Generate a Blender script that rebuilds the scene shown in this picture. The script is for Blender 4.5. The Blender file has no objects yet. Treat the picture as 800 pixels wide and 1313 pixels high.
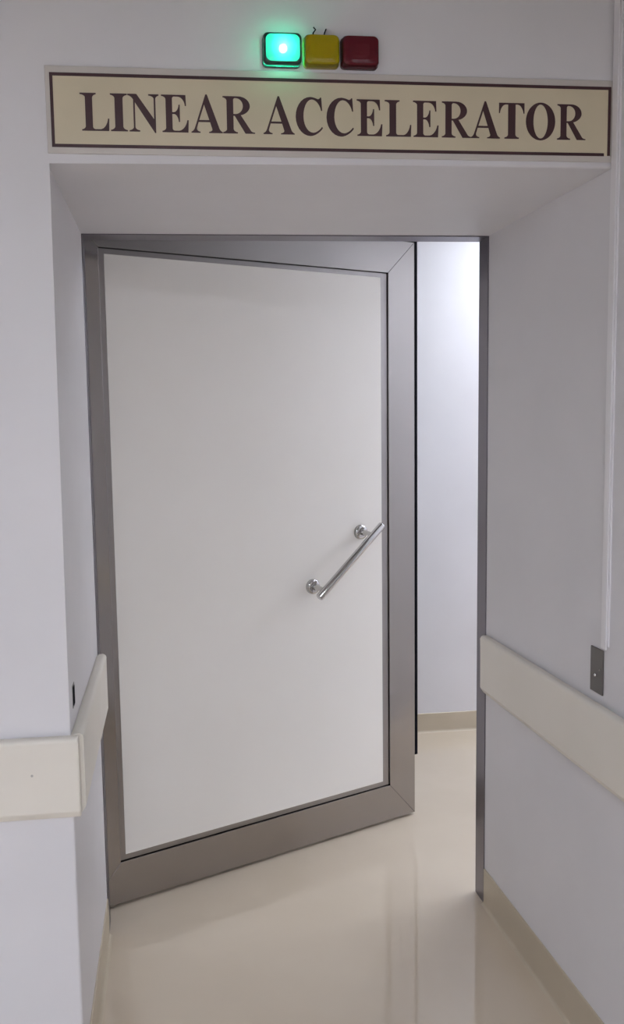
import bpy, bmesh, math, random
from mathutils import Vector, Matrix

random.seed(4)
S = bpy.context.scene
C = S.collection

# ------------------------------------------------------------------ camera
F_PX, CX, CY = 1120.386, 334.418, 658.610
CAM_LOC = Vector((0.195672, -1.887427, 1.555913))
fw = Vector((0.11529478, 0.98800674, -0.10271217))
rt = Vector((0.9928458, -0.11785329, -0.01917885))
up = Vector((0.0310538, 0.09976613, 0.99452621))
cd = bpy.data.cameras.new('camera')
cam = bpy.data.objects.new('camera', cd)
C.objects.link(cam)
cd.sensor_fit = 'VERTICAL'
cd.sensor_height = 36.0
cd.lens = F_PX * 36.0 / 1313.0
cd.shift_x = (400.0 - CX) / 1313.0
cd.shift_y = (CY - 656.5) / 1313.0
cd.clip_start = 0.02
m3 = Matrix((rt, up, -fw)).transposed()
cam.matrix_world = Matrix.Translation(CAM_LOC) @ m3.to_4x4()
S.camera = cam

# ------------------------------------------------------------------ world, light levels, exposure
w = bpy.data.worlds.new('world')
S.world = w
w.use_nodes = True
w.node_tree.nodes['Background'].inputs[0].default_value = (0.55, 0.6, 0.7, 1)
w.node_tree.nodes['Background'].inputs[1].default_value = 0.02
CORRIDOR_LAMP = 30.5     # radiance of the corridor ceiling panels
MAZE_LAMP = 17.5          # radiance of the ceiling panels in the passage behind the door
S.view_settings.view_transform = 'Standard'
S.view_settings.look = 'None'
S.view_settings.exposure = 0.10
S.view_settings.gamma = 1.0
S.view_settings.use_curve_mapping = False
S.cycles.use_denoising = True
S.cycles.max_bounces = 10
S.cycles.diffuse_bounces = 6
S.cycles.transparent_max_bounces = 12

# ------------------------------------------------------------------ measures (metres)
W = 1.1998        # clear width at the back of the recess
KR, KL = 0.01441, 0.01756   # the recess sides spread slightly towards the corridor
D = 0.6946        # depth of the plastered recess
DS = 0.7666       # depth where the steel lining ends
H = 2.10          # underside of the recess
CEIL = 2.52       # corridor ceiling
MAZE_CEIL = 2.62
W0 = W + KR * D   # clear width at the corridor face
L0 = -KL * D
YB = -7.0         # wall behind the camera
XL = -3.2         # far left end of the corridor
YM = 2.237        # far wall of the passage behind the door
XM = 4.4

# ------------------------------------------------------------------ materials
def nt(name):
    m = bpy.data.materials.new(name)
    m.use_nodes = True
    t = m.node_tree
    return m, t, t.nodes['Principled BSDF']

def noise_mix(t, scale, c1, c2, vec=None, detail=4, lo=0.35, hi=0.65):
    n = t.nodes.new('ShaderNodeTexNoise')
    n.inputs['Scale'].default_value = scale
    n.inputs['Detail'].default_value = detail
    if vec is not None:
        t.links.new(vec, n.inputs['Vector'])
    r = t.nodes.new('ShaderNodeValToRGB')
    r.color_ramp.elements[0].position = lo
    r.color_ramp.elements[1].position = hi
    r.color_ramp.elements[0].color = (*c1, 1)
    r.color_ramp.elements[1].color = (*c2, 1)
    t.links.new(n.outputs['Fac'], r.inputs['Fac'])
    return r.outputs['Color'], n

def obj_vec(t, scale=(1, 1, 1)):
    tc = t.nodes.new('ShaderNodeTexCoord')
    mp = t.nodes.new('ShaderNodeMapping')
    mp.inputs['Scale'].default_value = scale
    t.links.new(tc.outputs['Object'], mp.inputs['Vector'])
    return mp.outputs['Vector']

def bump(t, bsdf, height, strength, dist=0.001):
    b = t.nodes.new('ShaderNodeBump')
    b.inputs['Strength'].default_value = strength
    b.inputs['Distance'].default_value = dist
    t.links.new(height, b.inputs['Height'])
    t.links.new(b.outputs['Normal'], bsdf.inputs['Normal'])

def paint(name, c1, c2, rough=0.55, scale=2.5, bstr=0.15, bscale=90):
    m, t, b = nt(name)
    v = obj_vec(t)
    col, _ = noise_mix(t, scale, c1, c2, v)
    t.links.new(col, b.inputs['Base Color'])
    b.inputs['Roughness'].default_value = rough
    n = t.nodes.new('ShaderNodeTexNoise')
    n.inputs['Scale'].default_value = bscale
    n.inputs['Detail'].default_value = 3
    t.links.new(v, n.inputs['Vector'])
    bump(t, b, n.outputs['Fac'], bstr)
    return m

def steel(name, col=(0.385, 0.362, 0.352), rough=0.16, stretch=(2, 2, 300), var=0.03, bstr=0.0):
    m, t, b = nt(name)
    v = obj_vec(t, stretch)
    n = t.nodes.new('ShaderNodeTexNoise')
    n.inputs['Scale'].default_value = 3
    n.inputs['Detail'].default_value = 4
    t.links.new(v, n.inputs['Vector'])
    r = t.nodes.new('ShaderNodeMapRange')
    r.inputs['To Min'].default_value = rough - var / 2
    r.inputs['To Max'].default_value = rough + var / 2
    t.links.new(n.outputs['Fac'], r.inputs['Value'])
    t.links.new(r.outputs['Result'], b.inputs['Roughness'])
    b.inputs['Base Color'].default_value = (*col, 1)
    b.inputs['Metallic'].default_value = 1.0
    if bstr:
        bump(t, b, n.outputs['Fac'], bstr, 0.0004)
    return m

def plain(name, col, rough=0.5, metal=0.0):
    m, t, b = nt(name)
    cc, _ = noise_mix(t, 12, tuple(c * 0.95 for c in col), tuple(min(1, c * 1.04) for c in col), obj_vec(t))
    t.links.new(cc, b.inputs['Base Color'])
    b.inputs['Roughness'].default_value = rough
    b.inputs['Metallic'].default_value = metal
    return m

M = {}
M['wall'] = paint('wall_paint', (0.668, 0.652, 0.667), (0.702, 0.685, 0.70), rough=0.5)
M['ceiling'] = paint('ceiling_paint', (0.40, 0.40, 0.39), (0.44, 0.44, 0.43), rough=0.8)  # unseen ceilings, grey kept dark to cut light bounced onto the upper walls
M['panel'] = paint('panel_laminate', (0.875, 0.845, 0.795), (0.90, 0.87, 0.825), rough=0.34, scale=1.6, bstr=0.03, bscale=60)
M['rail'] = paint('rail_vinyl', (0.715, 0.67, 0.595), (0.75, 0.705, 0.63), rough=0.42, scale=3, bstr=0.05, bscale=250)
M['skirting'] = paint('skirting_vinyl', (0.50, 0.43, 0.325), (0.545, 0.47, 0.36), rough=0.4, scale=4, bstr=0.04)
M['steel_v'] = steel('brushed_steel_upright', stretch=(260, 260, 1.2))
M['steel_h'] = steel('brushed_steel_level', stretch=(1.2, 260, 260))
M['steel_bead'] = steel('bead_steel', col=(0.37, 0.35, 0.34), rough=0.36, stretch=(40, 40, 40))
M['lining'] = steel('dull_lining_steel', col=(0.215, 0.20, 0.225), rough=0.36, stretch=(260, 260, 1.2))
M['chrome'] = steel('polished_steel', col=(0.56, 0.55, 0.54), rough=0.11, stretch=(30, 30, 30), var=0.06, bstr=0.02)
M['plate'] = steel('dull_steel_plate', col=(0.17, 0.16, 0.155), rough=0.38, stretch=(30, 30, 30))
M['black'] = plain('black_rubber', (0.004, 0.004, 0.007), 0.9)
M['black'].node_tree.nodes['Principled BSDF'].inputs['Specular IOR Level'].default_value = 0.1
M['groove'] = plain('dark_sealant', (0.06, 0.055, 0.055), 0.6)
M['maroon'] = plain('maroon_print', (0.052, 0.018, 0.022), 0.42)
M['cream'] = paint('cream_sign_face', (0.60, 0.525, 0.375), (0.64, 0.56, 0.405), rough=0.38, scale=6, bstr=0.02)
M['acrylic'] = paint('sign_backing', (0.55, 0.51, 0.475), (0.59, 0.55, 0.51), rough=0.3, scale=6, bstr=0.02)
M['trunking'] = paint('white_plastic', (0.76, 0.74, 0.755), (0.79, 0.77, 0.785), rough=0.4, bstr=0.03)
M['bright'] = plain('bright_screw', (0.85, 0.85, 0.85), 0.15, 1.0)
M['lamp_frame'] = plain('lamp_frame_white', (0.8, 0.8, 0.8), 0.5)

# floor: glossy poured vinyl
m, t, b = nt('glossy_floor')
v = obj_vec(t)
col, n = noise_mix(t, 1.7, (0.585, 0.495, 0.385), (0.635, 0.545, 0.43), v, detail=5)
t.links.new(col, b.inputs['Base Color'])
b.inputs['Roughness'].default_value = 0.045
b.inputs['IOR'].default_value = 1.58
b.inputs['Specular IOR Level'].default_value = 0.75
n2 = t.nodes.new('ShaderNodeTexNoise')
n2.inputs['Scale'].default_value = 5
n2.inputs['Detail'].default_value = 2
t.links.new(v, n2.inputs['Vector'])
bump(t, b, n2.outputs['Fac'], 0.008, 0.002)
M['floor'] = m

def emit(name, col, strength):
    m, t, b = nt(name)
    b.inputs['Base Color'].default_value = (*col, 1)
    b.inputs['Emission Color'].default_value = (*col, 1)
    b.inputs['Emission Strength'].default_value = strength
    return m
M['corridor_light'] = emit('corridor_diffuser', (0.90, 0.965, 1.10), CORRIDOR_LAMP)
M['maze_light'] = emit('passage_diffuser', (0.84, 0.90, 1.0), MAZE_LAMP)
M['bulb'] = emit('green_bulb', (0.50, 1.0, 0.86), 125.0)

def lens(name, tint, body, clear=0.5):
    """coloured translucent plastic: see-through tint + scattering body + glossy skin"""
    m = bpy.data.materials.new(name)
    m.use_nodes = True
    t = m.node_tree
    t.nodes.clear()
    out = t.nodes.new('ShaderNodeOutputMaterial')
    tr = t.nodes.new('ShaderNodeBsdfTransparent')
    tr.inputs[0].default_value = (*tint, 1)
    tl = t.nodes.new('ShaderNodeBsdfTranslucent')
    tl.inputs[0].default_value = (*tint, 1)
    df = t.nodes.new('ShaderNodeBsdfDiffuse')
    n = t.nodes.new('ShaderNodeTexNoise')
    n.inputs['Scale'].default_value = 30
    r = t.nodes.new('ShaderNodeValToRGB')
    r.color_ramp.elements[0].color = (*[c * 0.8 for c in body], 1)
    r.color_ramp.elements[1].color = (*[min(1, c * 1.15) for c in body], 1)
    t.links.new(n.outputs['Fac'], r.inputs['Fac'])
    t.links.new(r.outputs['Color'], df.inputs[0])
    gl = t.nodes.new('ShaderNodeBsdfGlossy')
    gl.inputs['Roughness'].default_value = 0.08
    mx0 = t.nodes.new('ShaderNodeMixShader')
    mx0.inputs[0].default_value = 0.45
    t.links.new(tl.outputs[0], mx0.inputs[1])
    t.links.new(df.outputs[0], mx0.inputs[2])
    mx = t.nodes.new('ShaderNodeMixShader')
    mx.inputs[0].default_value = 1 - clear
    t.links.new(tr.outputs[0], mx.inputs[1])
    t.links.new(mx0.outputs[0], mx.inputs[2])
    fr = t.nodes.new('ShaderNodeFresnel')
    fr.inputs[0].default_value = 1.45
    mg = t.nodes.new('ShaderNodeMixShader')
    t.links.new(fr.outputs[0], mg.inputs[0])
    t.links.new(mx.outputs[0], mg.inputs[1])
    t.links.new(gl.outputs[0], mg.inputs[2])
    t.links.new(mg.outputs[0], out.inputs['Surface'])
    return m
M['lens_green'] = lens('green_lens', (0.050, 0.50, 0.35), (0.01, 0.30, 0.18), 0.27)
M['lens_yellow'] = lens('yellow_lens', (0.85, 0.62, 0.02), (0.80, 0.60, 0.012), 0.18)
M['lens_red'] = lens('red_lens', (0.45, 0.02, 0.03), (0.27, 0.024, 0.045), 0.15)
M['side_green'] = lens('green_lens_shaded_side', (0.045, 0.85, 0.52), (0.004, 0.06, 0.04), 0.8)  # lens sides: same plastic as the faces, shade painted in as darker bodies
M['side_yellow'] = lens('yellow_lens_shaded_side', (0.75, 0.52, 0.03), (0.50, 0.34, 0.015), 0.35)
M['side_red'] = lens('red_lens_shaded_side', (0.35, 0.02, 0.03), (0.16, 0.014, 0.026), 0.25)
M['house_green'] = plain('dark_green_base', (0.012, 0.05, 0.038), 0.3)
M['house_yellow'] = plain('dark_yellow_base', (0.30, 0.22, 0.05), 0.4)
M['house_red'] = plain('dark_red_base', (0.07, 0.012, 0.016), 0.35)

# ------------------------------------------------------------------ mesh helpers
def finish(name, bm, mat, parent=None, smooth=False, loc=None):
    bmesh.ops.recalc_face_normals(bm, faces=bm.faces)
    me = bpy.data.meshes.new(name)
    bm.to_mesh(me)
    bm.free()
    if smooth:
        for p in me.polygons:
            p.use_smooth = True
    me.materials.append(mat)
    o = bpy.data.objects.new(name, me)
    C.objects.link(o)
    if loc is not None:
        o.location = loc
    if parent is not None:
        o.parent = parent
    return o

def add_box(bm, x0, x1, y0, y1, z0, z1, bev=0.0, seg=2):
    r = bmesh.ops.create_cube(bm, size=1.0)
    vs = r['verts']
    for q in vs:
        q.co = Vector(((x0 + x1) / 2 + q.co.x * (x1 - x0), (y0 + y1) / 2 + q.co.y * (y1 - y0), (z0 + z1) / 2 + q.co.z * (z1 - z0)))
    if bev > 0:
        es = list({e for q in vs for e in q.link_edges})
        bmesh.ops.bevel(bm, geom=es, offset=bev, segments=seg, profile=0.5, affect='EDGES')

def box(name, b6, mat, parent=None, bev=0.0, seg=2):
    bm = bmesh.new()
    add_box(bm, *b6, bev=bev, seg=seg)
    return finish(name, bm, mat, parent)

def add_prism(bm, poly, axis, a0, a1):
    """extrude a polygon of 2D points along an axis"""
    def p3(u, v, a):
        return {'x': (a, u, v), 'y': (u, a, v), 'z': (u, v, a)}[axis]
    lo = [bm.verts.new(p3(u, v, a0)) for u, v in poly]
    hi = [bm.verts.new(p3(u, v, a1)) for u, v in poly]
    bm.faces.new(lo)
    bm.faces.new(hi[::-1])
    k = len(poly)
    for i in range(k):
        bm.faces.new((lo[i], hi[i], hi[(i + 1) % k], lo[(i + 1) % k]))

def prism(name, poly, axis, a0, a1, mat, parent=None):
    bm = bmesh.new()
    add_prism(bm, poly, axis, a0, a1)
    return finish(name, bm, mat, parent)

def add_tube(bm, pts, rad, seg=16, cap=True):
    """tube along a polyline; rad is a number or one per point"""
    pts = [Vector(p) for p in pts]
    if not hasattr(rad, '__len__'):
        rad = [rad] * len(pts)
    rings = []
    ref = None
    for i, p in enumerate(pts):
        d = (pts[min(i + 1, len(pts) - 1)] - pts[max(i - 1, 0)]).normalized()
        if ref is None:
            ref = d.orthogonal().normalized()
        ref = (ref - d * ref.dot(d)).normalized()
        s = d.cross(ref)
        rings.append([bm.verts.new(p + (ref * math.cos(a) + s * math.sin(a)) * rad[i]) for a in [2 * math.pi * k / seg for k in range(seg)]])
    for r0, r1 in zip(rings, rings[1:]):
        for k in range(seg):
            bm.faces.new((r0[k], r0[(k + 1) % seg], r1[(k + 1) % seg], r1[k]))
    if cap:
        bm.faces.new(rings[0][::-1])
        bm.faces.new(rings[-1])

def splay(o):
    """lean a wall-side body with the slightly spreading recess sides"""
    for q in o.data.vertices:
        if q.co.x > 0.9:
            q.co.x += KR * (D - q.co.y)
        elif q.co.x > -0.2:
            q.co.x -= KL * (D - q.co.y)
    return o

def empty(name, loc=(0, 0, 0), rz=0.0):
    o = bpy.data.objects.new(name, None)
    o.empty_display_size = 0.05
    C.objects.link(o)
    o.location = loc
    o.rotation_euler = (0, 0, rz)
    return o

def tag(o, label, cat=None, group=None, kind=None):
    o['label'] = label
    if cat:
        o['category'] = cat
    if group:
        o['group'] = group
    if kind:
        o['kind'] = kind
    return o

# ------------------------------------------------------------------ the setting
tag(box('floor', (XL - .2, XM + .2, YB - .2, YM + .2, -0.12, 0.0), M['floor']), 'glossy beige poured floor running under the door into the passage', 'floor', kind='structure')
tag(box('ceiling', (XL, W + .2, YB, 0.0, CEIL, CEIL + .12), M['ceiling']), 'flat grey corridor ceiling in front of the doorway', 'ceiling', kind='structure')
tag(box('ceiling', (XL, XM, DS, YM, MAZE_CEIL, MAZE_CEIL + .12), M['ceiling']), 'flat grey ceiling of the lit passage behind the door', 'ceiling', kind='structure')

# front wall: thick pier on the left and the lintel above the recess, one continuous body
bm = bmesh.new()
add_prism(bm, [(XL, 0), (0, 0), (0, H), (W, H), (W, CEIL), (XL, CEIL)], 'y', 0.0, DS)
es = []
for e in bm.edges:
    a, c = e.verts[0].co, e.verts[1].co
    if abs(a.y) < 1e-5 and abs(c.y) < 1e-5:
        if (abs(a.x) < 1e-5 and abs(c.x) < 1e-5) or (abs(a.z - H) < 1e-5 and abs(c.z - H) < 1e-5):
            es.append(e)
bmesh.ops.bevel(bm, geom=es, offset=0.007, segments=4, profile=0.5, affect='EDGES')
tag(splay(finish('wall_front', bm, M['wall'])), 'pale thick corridor wall around the door recess, carrying the sign', 'wall', kind='structure')
tag(splay(box('wall_right', (W, W + .25, YB, DS, 0, CEIL), M['wall'])), 'pale plastered wall along the right side of the door recess', 'wall', kind='structure')
tag(box('wall_back', (XL, W + .3, YB - .15, YB, 0, CEIL), M['wall']), 'pale corridor wall opposite the doorway', 'wall', kind='structure')
tag(box('wall_left', (XL - .15, XL, YB, DS, 0, CEIL), M['wall']), 'pale wall closing the corridor on the far left', 'wall', kind='structure')
tag(box('wall_passage', (XL, XM, YM, YM + .15, 0, MAZE_CEIL), M['wall']), 'brightly lit pale wall seen through the open door gap', 'wall', kind='structure')
tag(box('wall_passage_near', (W + .24, XM, DS - .25, DS, 0, MAZE_CEIL), M['wall']), 'pale passage wall continuing right of the doorway', 'wall', kind='structure')
tag(box('wall_passage_end', (XM, XM + .15, DS - .25, YM, 0, MAZE_CEIL), M['wall']), 'pale wall closing the passage on the right', 'wall', kind='structure')
tag(box('wall_passage_left', (XL - .15, XL, DS, YM, 0, MAZE_CEIL), M['wall']), 'pale wall closing the passage on the left', 'wall', kind='structure')

# baseboards: thin vinyl with a small cove at the floor; profile in (offset from wall, height)
def skirt_profile(h=0.118, tk=0.004, cove=0.014):
    pr = [(0, 0), (cove, 0)]
    for k in range(1, 5):
        a = math.pi / 2 * k / 4
        pr.append((cove - (cove - tk) * math.sin(a), (cove - tk) * (1 - math.cos(a))))
    pr += [(tk, h - 0.002), (tk - 0.002, h), (0, h)]
    return pr
SK = skirt_profile()
tag(splay(prism('baseboard_right', [(W - u, v) for u, v in SK], 'y', YB, D - 0.004, M['skirting'])), 'beige vinyl baseboard along the right recess wall', 'baseboard', kind='structure')
tag(splay(prism('baseboard_left', [(u, v) for u, v in SK], 'y', 0.0, D - 0.002, M['skirting'])), 'beige vinyl baseboard on the left recess side beside the door', 'baseboard', kind='structure')
tag(prism('baseboard_front', [(-u, v) for u, v in SK], 'x', XL, L0, M['skirting']), 'beige vinyl baseboard along the corridor wall left of the recess', 'baseboard', kind='structure')
tag(prism('baseboard_passage', [(YM - u, v) for u, v in skirt_profile(0.097)], 'x', XL, XM, M['skirting']), 'beige baseboard at the foot of the lit passage wall', 'baseboard', kind='structure')

# steel lining of the opening
tr = empty('trim_1', (W / 2, D, 0))
tag(tr, 'brushed steel lining around the door opening', 'door frame', kind='structure')
def rel(o, parent):
    o.parent = parent
    o.location = Vector(o.location) - Vector(parent.location)
    return o
rel(box('jamb', (0.0, 0.003, D, DS, 0, H - .003), M['lining']), tr)
rel(box('jamb', (W - .003, W, D, DS, 0, H - .003), M['lining']), tr)
rel(box('head', (0.0, W, D, DS, H - .003, H), M['lining']), tr)

# ------------------------------------------------------------------ the door, hinged left, swung 22.5 degrees into the passage
ANG = math.radians(23.848)
DA = Vector((-0.00235, 0.83476, 0.0))
DV = Vector((math.cos(ANG), math.sin(ANG), 0))
S0, S1 = -0.078, 1.278
Z0, Z1 = 0.010, 2.213
bx0, bx1, bz0, bz1 = 0.0428, 1.1545, 0.1485, 2.095     # inner edge of the steel frame
px0, px1, pz0, pz1 = 0.0628, 1.1240, 0.1682, 2.0770  # edge of the white panel
door = empty('door_1', DA, ANG)
tag(door, 'heavy white hinged door with wide brushed steel frame, standing ajar', 'door', kind='structure')
TH = 0.05
def dprism(name, poly, y0, y1, mat, parent=door, bev=0.0):
    bm = bmesh.new()
    add_prism(bm, poly, 'y', y0, y1)
    if bev:
        es = [e for e in bm.edges if abs(e.verts[0].co.y - y0) < 1e-6 and abs(e.verts[1].co.y - y0) < 1e-6]
        bmesh.ops.bevel(bm, geom=es, offset=bev, segments=2, profile=0.5, affect='EDGES')
    return finish(name, bm, mat, parent)
g = 0.0004
dprism('stile', [(S0, Z0), (bx0, bz0), (bx0, bz1), (S0, Z1)], 0, TH, M['steel_v'], bev=0.0012)
dprism('stile', [(S1, Z0), (S1, Z1), (bx1, bz1), (bx1, bz0)], 0, TH, M['steel_v'], bev=0.0012)
dprism('rail', [(S0 + g, Z1), (bx0 + g, bz1), (bx1 - g, bz1), (S1 - g, Z1)], 0, TH, M['steel_h'], bev=0.0012)
dprism('rail', [(S0 + g, Z0), (S1 - g, Z0), (bx1 - g, bz0), (bx0 + g, bz0)], 0, TH, M['steel_h'], bev=0.0012)
# glazing-style beads, set back behind the frame, round the white panel
BD = 0.007
gg = 0.0028
dprism('bead', [(bx0 + gg, bz0 + gg), (px0, pz0), (px0, pz1), (bx0 + gg, bz1 - gg)], BD, TH, M['steel_bead'])
dprism('bead', [(bx1 - gg, bz0 + gg), (bx1 - gg, bz1 - gg), (px1, pz1), (px1, pz0)], BD, TH, M['steel_bead'])
dprism('bead', [(bx0 + gg, bz1 - gg), (px0, pz1), (px1, pz1), (bx1 - gg, bz1 - gg)], BD, TH, M['steel_bead'])
dprism('bead', [(bx0 + gg, bz0 + gg), (bx1 - gg, bz0 + gg), (px1, pz0), (px0, pz0)], BD, TH, M['steel_bead'])
tag(box('sealant', (bx0, bx1, 0.012, TH, bz0, bz1), M['groove'], door), 'dark joint around the panel')
tag(box('panel', (px0, px1, BD - 0.001, TH, pz0, pz1), M['panel'], door, bev=0.0008, seg=1), 'large plain white door panel')
tag(box('shielding_core', (S0 + 0.03, 1.3350, TH, TH + 0.07, 0.2195, Z1 + .06), M['black'], door), 'black rear layer showing as a thin line past the steel edge')

# pull handle: slanted tube on two round roses
PR = [Vector((0.8065, 0, 0.9700)), Vector((1.0215, 0, 1.1500))]
bar_dir = (PR[1] - PR[0]).normalized()
OFF = -0.062
handle = empty('pull_handle', (PR[0].x, 0, PR[0].z))
handle.parent = door
tag(handle, 'slanted polished steel pull handle')
hb = Vector((PR[0].x, 0, PR[0].z))
def sub(name, bm, mat, label=None, smooth=True):
    o = finish(name, bm, mat, handle, smooth)
    o.location = -hb
    if label:
        o['label'] = label
    return o
e0 = Vector((0.7890, OFF, 0.9410))
e1 = Vector((1.0720, OFF, 1.1785))
d = (e1 - e0).normalized()
bm = bmesh.new()
R0 = 0.0137
add_tube(bm, [e0, e0 + d * .001, e0 + d * .003, e1 - d * .003, e1 - d * .001, e1], [R0 * .8, R0 * .93, R0, R0, R0 * .93, R0 * .8], 24)
sub('grip', bm, M['chrome'], 'round steel grip bar')
for P in PR:
    bm = bmesh.new()
    add_tube(bm, [(P.x, BD - .001, P.z), (P.x, -.004, P.z), (P.x, -.0075, P.z), (P.x, -.0095, P.z)], [.027, .027, .0245, .018], 32)
    sub('rose', bm, M['chrome'])
    # post leaves the rose and bends to the grip
    k = (P - e0).dot(d)
    on_bar = e0 + d * max(0.03, k)
    on_bar.y = OFF
    bm = bmesh.new()
    A_, B_ = Vector((P.x, -.006, P.z)), Vector((P.x, OFF * .45, P.z))
    pts = [A_]
    for q in range(9):
        u = q / 8
        pts.append((1 - u) ** 2 * B_ + 2 * u * (1 - u) * Vector((P.x, OFF * .8, P.z)) + u * u * on_bar)
    add_tube(bm, pts, [.0115, .0105] + [.0085] * 8, 16)
    sub('post', bm, M['chrome'])

# ------------------------------------------------------------------ wall bumper rails
def rail_profile(z0, z1, tk=0.0275, back=0.006):
    """(offset from wall, height): rounded face standing on a narrow recessed retainer"""
    pr = [(0, z0 - 0.008), (back, z0 - 0.008), (back + .001, z0 - 0.017)]
    # slanted lower lip, flat face, rounded upper lip
    pr += [(tk - .014, z0 - .0165), (tk - .0105, z0 - .0150), (tk - .0015, z0 - .0020), (tk, z0 + .002)]
    r = 0.010
    for k in range(6):
        a = math.pi / 2 * k / 5
        pr.append((tk - r + r * math.cos(a), z1 - r + r * math.sin(a)))
    pr += [(back + .001, z1), (back, z1 - .004), (0, z1 - .004)]
    return pr
RZ0, RZ1 = 0.7227, 0.8885
RP = rail_profile(RZ0, RZ1)
def rail(name, axis, a0, a1, f, cap_at, loc, label):
    t = empty(name, loc)
    tag(t, label, 'bumper rail', 'wall bumper rails')
    cap = 0.012
    lo, hi = (a0, a1)
    if cap_at == 'hi':
        b0, b1, c0, c1 = a0, a1 - cap, a1 - cap, a1
    elif cap_at == 'lo':
        b0, b1, c0, c1 = a0 + cap, a1, a0, a0 + cap
    fix = splay if axis == 'y' else (lambda q: q)
    rel(fix(prism('cover', [f(u, v) for u, v in RP], axis, b0, b1, M['rail'])), t)
    bm = bmesh.new()
    add_prism(bm, [f(u, v) for u, v in RP], axis, c0, c1)
    ax = {'x': 0, 'y': 1}[axis]
    ce = c1 if cap_at == 'hi' else c0
    es = [e for e in bm.edges if abs(e.verts[0].co[ax] - ce) < 1e-6 and abs(e.verts[1].co[ax] - ce) < 1e-6]
    bmesh.ops.bevel(bm, geom=es, offset=0.004, segments=3, profile=0.5, affect='EDGES')
    rel(fix(finish('end_cap', bm, M['rail'])), t)
    return t
rf = rail('bumper_rail', 'x', XL, L0 + 0.018, lambda u, v: (-u, v), 'hi', (-1.0, 0, RZ0), 'cream bumper rail on the corridor wall left of the door recess')
rl = rail('bumper_rail', 'y', 0.002, 0.676, lambda u, v: (u, v), 'hi', (0, 0.33, RZ0), 'short cream bumper rail inside the recess beside the door hinges')
rr = rail('bumper_rail', 'y', YB, 0.676, lambda u, v: (W - u, v), 'hi', (W, -1.0, RZ0), 'long cream bumper rail on the right wall under the switch plate')
bm = bmesh.new()
add_tube(bm, [(-.094, -.0272, .8106), (-.094, -.0280, .8106), (-.094, -.0283, .8106)], [.0028, .0028, .0018], 12)
M['screw_cap'] = plain('grey_screw_cap', (0.42, 0.40, 0.37), 0.5)
rel(finish('screw', bm, M['screw_cap']), rf)

# ------------------------------------------------------------------ sign
ZS0, ZS1 = 2.1120, 2.2835
XS0, XS1 = -0.0070, W0 - 0.001
sg = empty('door_sign', (W / 2, 0, ZS0))
tag(sg, 'long cream sign with maroon serif lettering above the doorway', 'sign')
rel(box('backing_plate', (XS0, XS1, -.004, 0, ZS0, ZS1), M['acrylic'], bev=0.0008, seg=1), sg)
rel(box('cream_face', (.0030, 1.2005, -.0046, -.004, 2.1250, 2.2685), M['cream']), sg)
BX0, BX1, BZ0, BZ1, BT = 0.0020, 1.2015, 2.1240, 2.2697, 0.0064
rel(box('border_line', (BX0, BX1, -.0052, -.0046, BZ1 - BT, BZ1), M['maroon']), sg)
rel(box('border_line', (BX0, BX1 - .014, -.0052, -.0046, BZ0, BZ0 + BT), M['maroon']), sg)
rel(box('border_line', (BX0, BX0 + BT, -.0052, -.0046, BZ0 + BT, BZ1 - BT), M['maroon']), sg)
rel(box('border_line', (BX1 - BT, BX1, -.0052, -.0046, BZ0 + .001, BZ1 - BT), M['maroon']), sg)

# serif capitals as outlines; ('q', corner, end) is a rounded quarter turn
G = {}
G['L'] = [[(0, 1), (.56, 1), (.56, .965), ('q', (.43, .955), (.43, .87)), (.43, .11), ('q', (.43, .045), (.52, .045)), (.70, .045), ('q', (.92, .06), (.955, .33)), (1, .33), (.985, 0), (.05, 0), (.05, .035), ('q', (.18, .045), (.18, .12)), (.18, .88), ('q', (.18, .955), (0, .965))]]
G['I'] = [[(0, 1), (1, 1), (1, .965), ('q', (.74, .955), (.74, .87)), (.74, .13), ('q', (.74, .045), (1, .035)), (1, 0), (0, 0), (0, .035), ('q', (.26, .045), (.26, .13)), (.26, .87), ('q', (.26, .955), (0, .965))]]
G['N'] = [[(0, 1), (.29, 1), (.84, .34), (.84, .88), ('q', (.84, .955), (.67, .965)), (.67, 1), (1, 1), (1, .965), ('q', (.895, .955), (.895, .87)), (.895, -.03), (.86, -.03), (.235, .78), (.235, .12), ('q', (.235, .045), (.38, .035)), (.38, 0), (.04, 0), (.04, .035), ('q', (.18, .045), (.18, .12)), (.18, .85), ('q', (.13, .95), (0, .965))]]
G['E'] = [[(0, 1), (.90, 1), (.915, .71), (.868, .71), ('q', (.85, .955), (.60, .955)), (.47, .955), ('q', (.40, .955), (.40, .89)), (.40, .54), (.47, .54), ('q', (.62, .545), (.635, .74)), (.68, .74), (.68, .28), (.635, .28), ('q', (.62, .485), (.47, .49)), (.40, .49), (.40, .11), ('q', (.40, .045), (.49, .045)), (.64, .045), ('q', (.90, .06), (.948, .33)), (1, .33), (.98, 0), (.02, 0), (.02, .035), ('q', (.16, .045), (.16, .12)), (.16, .88), ('q', (.16, .955), (0, .965))]]
G['A'] = [[(0, 0), (0, .03), ('q', (.08, .04), (.115, .14)), (.465, 1.03), (.515, 1.03), (.895, .12), ('q', (.93, .04), (1, .03)), (1, 0), (.56, 0), (.56, .03), ('q', (.69, .035), (.665, .11)), (.60, .29), (.235, .29), (.18, .13), ('q', (.15, .04), (.29, .03)), (.29, 0)],
          [(.258, .345), (.42, .76), (.578, .345)]]
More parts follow.
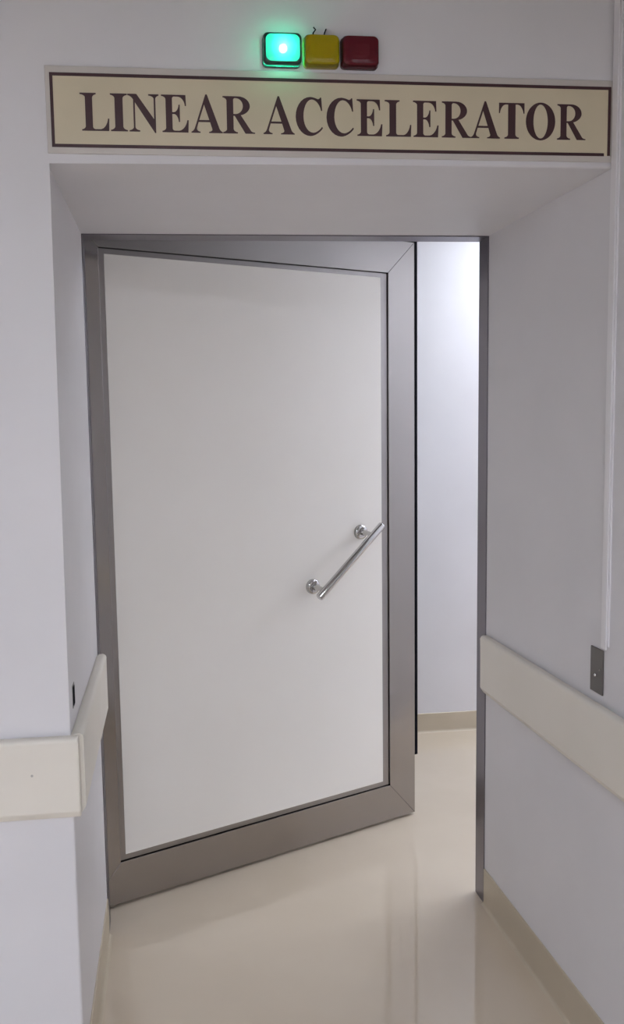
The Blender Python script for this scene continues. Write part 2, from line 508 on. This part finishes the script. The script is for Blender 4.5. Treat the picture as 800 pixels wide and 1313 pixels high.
G['R'] = [[(0, 1), (.48, 1), ('q', (.85, 1), (.85, .74)), ('q', (.85, .54), (.56, .495)), (.88, .07), ('q', (.92, .03), (1, .03)), (1, 0), (.70, 0), (.37, .475), (.33, .475), (.33, .12), ('q', (.33, .045), (.46, .035)), (.46, 0), (0, 0), (0, .035), ('q', (.12, .045), (.12, .12)), (.12, .88), ('q', (.12, .955), (0, .965))],
          [(.33, .525), (.33, .90), ('q', (.33, .955), (.40, .955)), ('q', (.63, .955), (.63, .745)), ('q', (.63, .525), (.40, .525))]]
G['C'] = [[(.90, 1.02), (.945, 1.02), (.975, .66), (.935, .66), ('q', (.86, .965), (.60, .965)), ('q', (.285, .965), (.285, .50)), ('q', (.285, .06), (.64, .06)), ('q', (.82, .06), (.965, .225)), (1, .19), ('q', (.82, -.03), (.54, -.03)), ('q', (0, -.03), (0, .49)), ('q', (0, 1.03), (.54, 1.03)), ('q', (.66, 1.03), (.78, .985)), ('q', (.87, .945), (.90, 1.02))]]
G['T'] = [[(0, 1), (1, 1), (1, .71), (.965, .71), ('q', (.93, .95), (.74, .955)), (.65, .955), (.65, .12), ('q', (.65, .045), (.79, .035)), (.79, 0), (.22, 0), (.22, .035), ('q', (.36, .045), (.36, .12)), (.36, .955), (.27, .955), ('q', (.07, .95), (.035, .71)), (0, .71)]]
def ell(cx, cy, rx, ry, n=40):
    return [(cx + rx * math.cos(2 * math.pi * k / n), cy + ry * math.sin(2 * math.pi * k / n)) for k in range(n)]
G['O'] = [ell(.5, .5, .5, .53), ell(.5, .5, .245, .475)]

def flat(path):
    out = []
    for p in path:
        if p[0] == 'q':
            P0, Q, P1 = Vector(out[-1]), Vector(p[1]), Vector(p[2])
            c0, c1 = P0 + (Q - P0) * .5523, P1 + (Q - P1) * .5523
            for k in range(1, 8):
                u = k / 7
                out.append(tuple((1 - u) ** 3 * P0 + 3 * u * (1 - u) ** 2 * c0 + 3 * u * u * (1 - u) * c1 + u ** 3 * P1))
        else:
            out.append(p)
    return out

# letter, left edge, right edge in metres along the sign
LET = [('L', 0.0608, 0.1191), ('I', 0.1218, 0.1561), ('N', 0.1570, 0.2204), ('E', 0.2255, 0.2811), ('A', 0.2862, 0.3513),
       ('R', 0.3521, 0.4187), ('A', 0.4364, 0.5024), ('C', 0.5049, 0.5628), ('C', 0.5705, 0.6292), ('E', 0.6354, 0.6908),
       ('L', 0.6958, 0.7537), ('E', 0.7574, 0.8136), ('R', 0.8208, 0.8864), ('A', 0.8850, 0.9502), ('T', 0.9476, 1.0047),
       ('O', 1.0082, 1.0746), ('R', 1.0791, 1.1442)]

LZ0, LH = 2.1572, 0.0742
dg = bpy.context.evaluated_depsgraph_get
gly = {}
for ch, xa, xb in LET:
    cu = bpy.data.curves.new('letter', 'CURVE')
    cu.dimensions = '2D'
    cu.fill_mode = 'BOTH'
    cu.extrude = 0.0003
    for path in G[ch]:
        pts = flat(path)
        sp = cu.splines.new('POLY')
        sp.points.add(len(pts) - 1)
        for q, (u, v) in zip(sp.points, pts):
            q.co = (u * (xb - xa), v * LH, 0, 1)
        sp.use_cyclic_u = True
    tmp = bpy.data.objects.new('tmp', cu)
    C.objects.link(tmp)
    me = bpy.data.meshes.new_from_object(tmp.evaluated_get(dg()))
    bpy.data.objects.remove(tmp)
    bpy.data.curves.remove(cu)
    me.transform(Matrix.Rotation(math.pi / 2, 4, 'X'))
    me.materials.clear()
    me.materials.append(M['maroon'])
    o = bpy.data.objects.new('letter', me)
    C.objects.link(o)
    o.location = (xa, -.0049, LZ0)
    rel(o, sg)
    o['label'] = 'maroon serif letter ' + ch

# ------------------------------------------------------------------ indicator lamps
def rounded_rect(w_, h_, r, n=6):
    pts = []
    for cx_, cy_, a0 in ((w_ / 2 - r, h_ / 2 - r, 0), (-w_ / 2 + r, h_ / 2 - r, 90), (-w_ / 2 + r, -h_ / 2 + r, 180), (w_ / 2 - r, -h_ / 2 + r, 270)):
        for k in range(n + 1):
            a = math.radians(a0 + 90 * k / n)
            pts.append((cx_ + r * math.cos(a), cy_ + r * math.sin(a)))
    return pts

def loft(layers, cap_front=True, cap_back=True):
    """layers: (y, width, height, radius); faces run along -y"""
    bm = bmesh.new()
    rings = []
    for y, w_, h_, r in layers:
        rings.append([bm.verts.new((x, y, z)) for x, z in rounded_rect(w_, h_, r)])
    for a, c in zip(rings, rings[1:]):
        k = len(a)
        for i in range(k):
            bm.faces.new((a[i], a[(i + 1) % k], c[(i + 1) % k], c[i]))
    if cap_back:
        bm.faces.new(rings[0])
    if cap_front:
        bm.faces.new(rings[-1][::-1])
    return bm

def indicator(xc, zc, wd, ht, key, label):
    t = empty('indicator_lamp', (xc, 0, zc))
    tag(t, label, 'indicator lamp', 'indicator lamps above the sign')
    bm = loft([(0, wd, ht, .009), (-.006, wd, ht, .009), (-.007, wd - .003, ht - .003, .008)])
    finish('base', bm, M['house_' + key], t)
    k = .0015
    bm = loft([(-.007, wd - k, ht - k, .009), (-.018, wd - k - .001, ht - k - .001, .010), (-.0225, wd - k - .004, ht - k - .004, .011), (-.0255, wd - k - .010, ht - k - .010, .012),
               (-.0270, wd - .026, ht - .024, .011), (-.0278, wd - .045, ht - .040, .006)], cap_back=False)
    lo = finish('lens', bm, M['lens_' + key], t, smooth=False)
    lo.data.materials.append(M['side_' + key])
    for p in lo.data.polygons:
        if abs(p.normal.y) < 0.55:
            p.material_index = 1
    if key == 'green':
        # added dark ring imitating how dark the lens sides look edge-on
        bm = bmesh.new()
        rings = []
        for y, w_, h_, r in ((-.016, wd, ht, .010), (-.0205, wd - .0005, ht - .0005, .010), (-.0240, wd - .004, ht - .004, .011), (-.0262, wd - .0095, ht - .0095, .012), (-.023, wd - .0095, ht - .0095, .012), (-.016, wd - .003, ht - .003, .009)):
            rings.append([bm.verts.new((x, y, z)) for x, z in rounded_rect(w_, h_, r)])
        for a, c in zip(rings, rings[1:] + rings[:1]):
            for i in range(len(a)):
                bm.faces.new((a[i], a[(i + 1) % len(a)], c[(i + 1) % len(a)], c[i]))
        finish('rim', bm, M['house_' + key], t, smooth=False)
    return t
lg = indicator(.4770, 2.3225, .0800, .0630, 'green', 'glowing green square indicator lamp above the sign')
ly = indicator(.5600, 2.3225, .0760, .0630, 'yellow', 'unlit yellow square indicator lamp between the green and red ones')
lr = indicator(.6415, 2.3225, .0800, .0630, 'red', 'unlit dark red square indicator lamp right of the yellow one')
bm = bmesh.new()
bmesh.ops.create_uvsphere(bm, u_segments=16, v_segments=10, radius=.0088)
o = finish('bulb', bm, M['bulb'], lg, smooth=True, loc=(.002, -.0150, .002))
for pts in ([(-.016, -.006, .031), (-.017, -.012, .036), (-.013, -.018, .040), (-.018, -.020, .044)], [(.006, -.006, .031), (.007, -.012, .037), (.009, -.018, .042)]):
    bm = bmesh.new()
    add_tube(bm, pts, .0014, 8)
    finish('wire', bm, M['black'], ly)

# ------------------------------------------------------------------ switch plate, trunking, latch slot
sp = empty('switch_plate', (W0, .016, .962))
tag(sp, 'dull steel switch plate on the right wall above the bumper rail', 'switch plate')
rel(splay(box('plate', (W - .004, W, -.0118, .0440, .9085, 1.0160), M['plate'], bev=.001, seg=1)), sp)
for nm, yy, zz, rr_, mt in (('button', .0184, .9506, .0042, 'bright'), ('screw', -.0019, .9673, .0020, 'bright')):
    bm = bmesh.new()
    add_tube(bm, [(W - .004, yy, zz), (W - .0056, yy, zz), (W - .0068, yy, zz)], [rr_, rr_, rr_ * .6], 14)
    rel(splay(finish(nm, bm, M[mt], smooth=True)), sp)

tk = empty('cable_trunking', (W0, -.019, 1.03))
tag(tk, 'slim white cable trunking running down the right wall to the switch plate', 'trunking')
rel(splay(box('base_channel', (W - .004, W, -.0340, -.0055, 1.030, CEIL), M['trunking'], bev=.0006, seg=1)), tk)
rel(splay(box('lid', (W - .008, W - .004, -.0310, -.0080, 1.022, CEIL), M['trunking'], bev=.002, seg=2)), tk)

ls = empty('latch_slot', (L0, .080, .952))
tag(ls, 'small black latch slot in the left recess side above the rail', 'latch')
rel(splay(box('slot', (0, .0022, .068, .092, .930, .972), M['black'], bev=.0006, seg=1)), ls)
rel(splay(box('face_plate', (0, .0009, .063, .097, .925, .977), M['plate'])), ls)

# ------------------------------------------------------------------ ceiling lights
def troffer(x, y, z, lx, ly_, mat, label):
    t = empty('ceiling_light', (x, y, z))
    tag(t, label, 'ceiling light')
    bm = bmesh.new()
    f = .02
    for b6 in ((-lx / 2 - f, lx / 2 + f, -ly_ / 2 - f, -ly_ / 2), (-lx / 2 - f, lx / 2 + f, ly_ / 2, ly_ / 2 + f), (-lx / 2 - f, -lx / 2, -ly_ / 2, ly_ / 2), (lx / 2, lx / 2 + f, -ly_ / 2, ly_ / 2)):
        add_box(bm, *b6, -.012, 0)
    finish('frame', bm, M['lamp_frame'], t)
    box('diffuser', (-lx / 2, lx / 2, -ly_ / 2, ly_ / 2, -.008, -.002), mat, t)
    return t
troffer(0.10, -3.3, CEIL, 1.2, .6, M['corridor_light'], 'white corridor ceiling panel light facing the doorway')
troffer(-2.1, -4.6, CEIL, 1.2, .6, M['corridor_light'], 'white corridor ceiling panel light further left')
troffer(2.15, 1.64, MAZE_CEIL, .6, .6, M['maze_light'], 'square white ceiling light in the passage just behind the door gap')
troffer(3.70, 1.50, MAZE_CEIL, 1.2, .6, M['maze_light'], 'long white ceiling light further right in the passage')
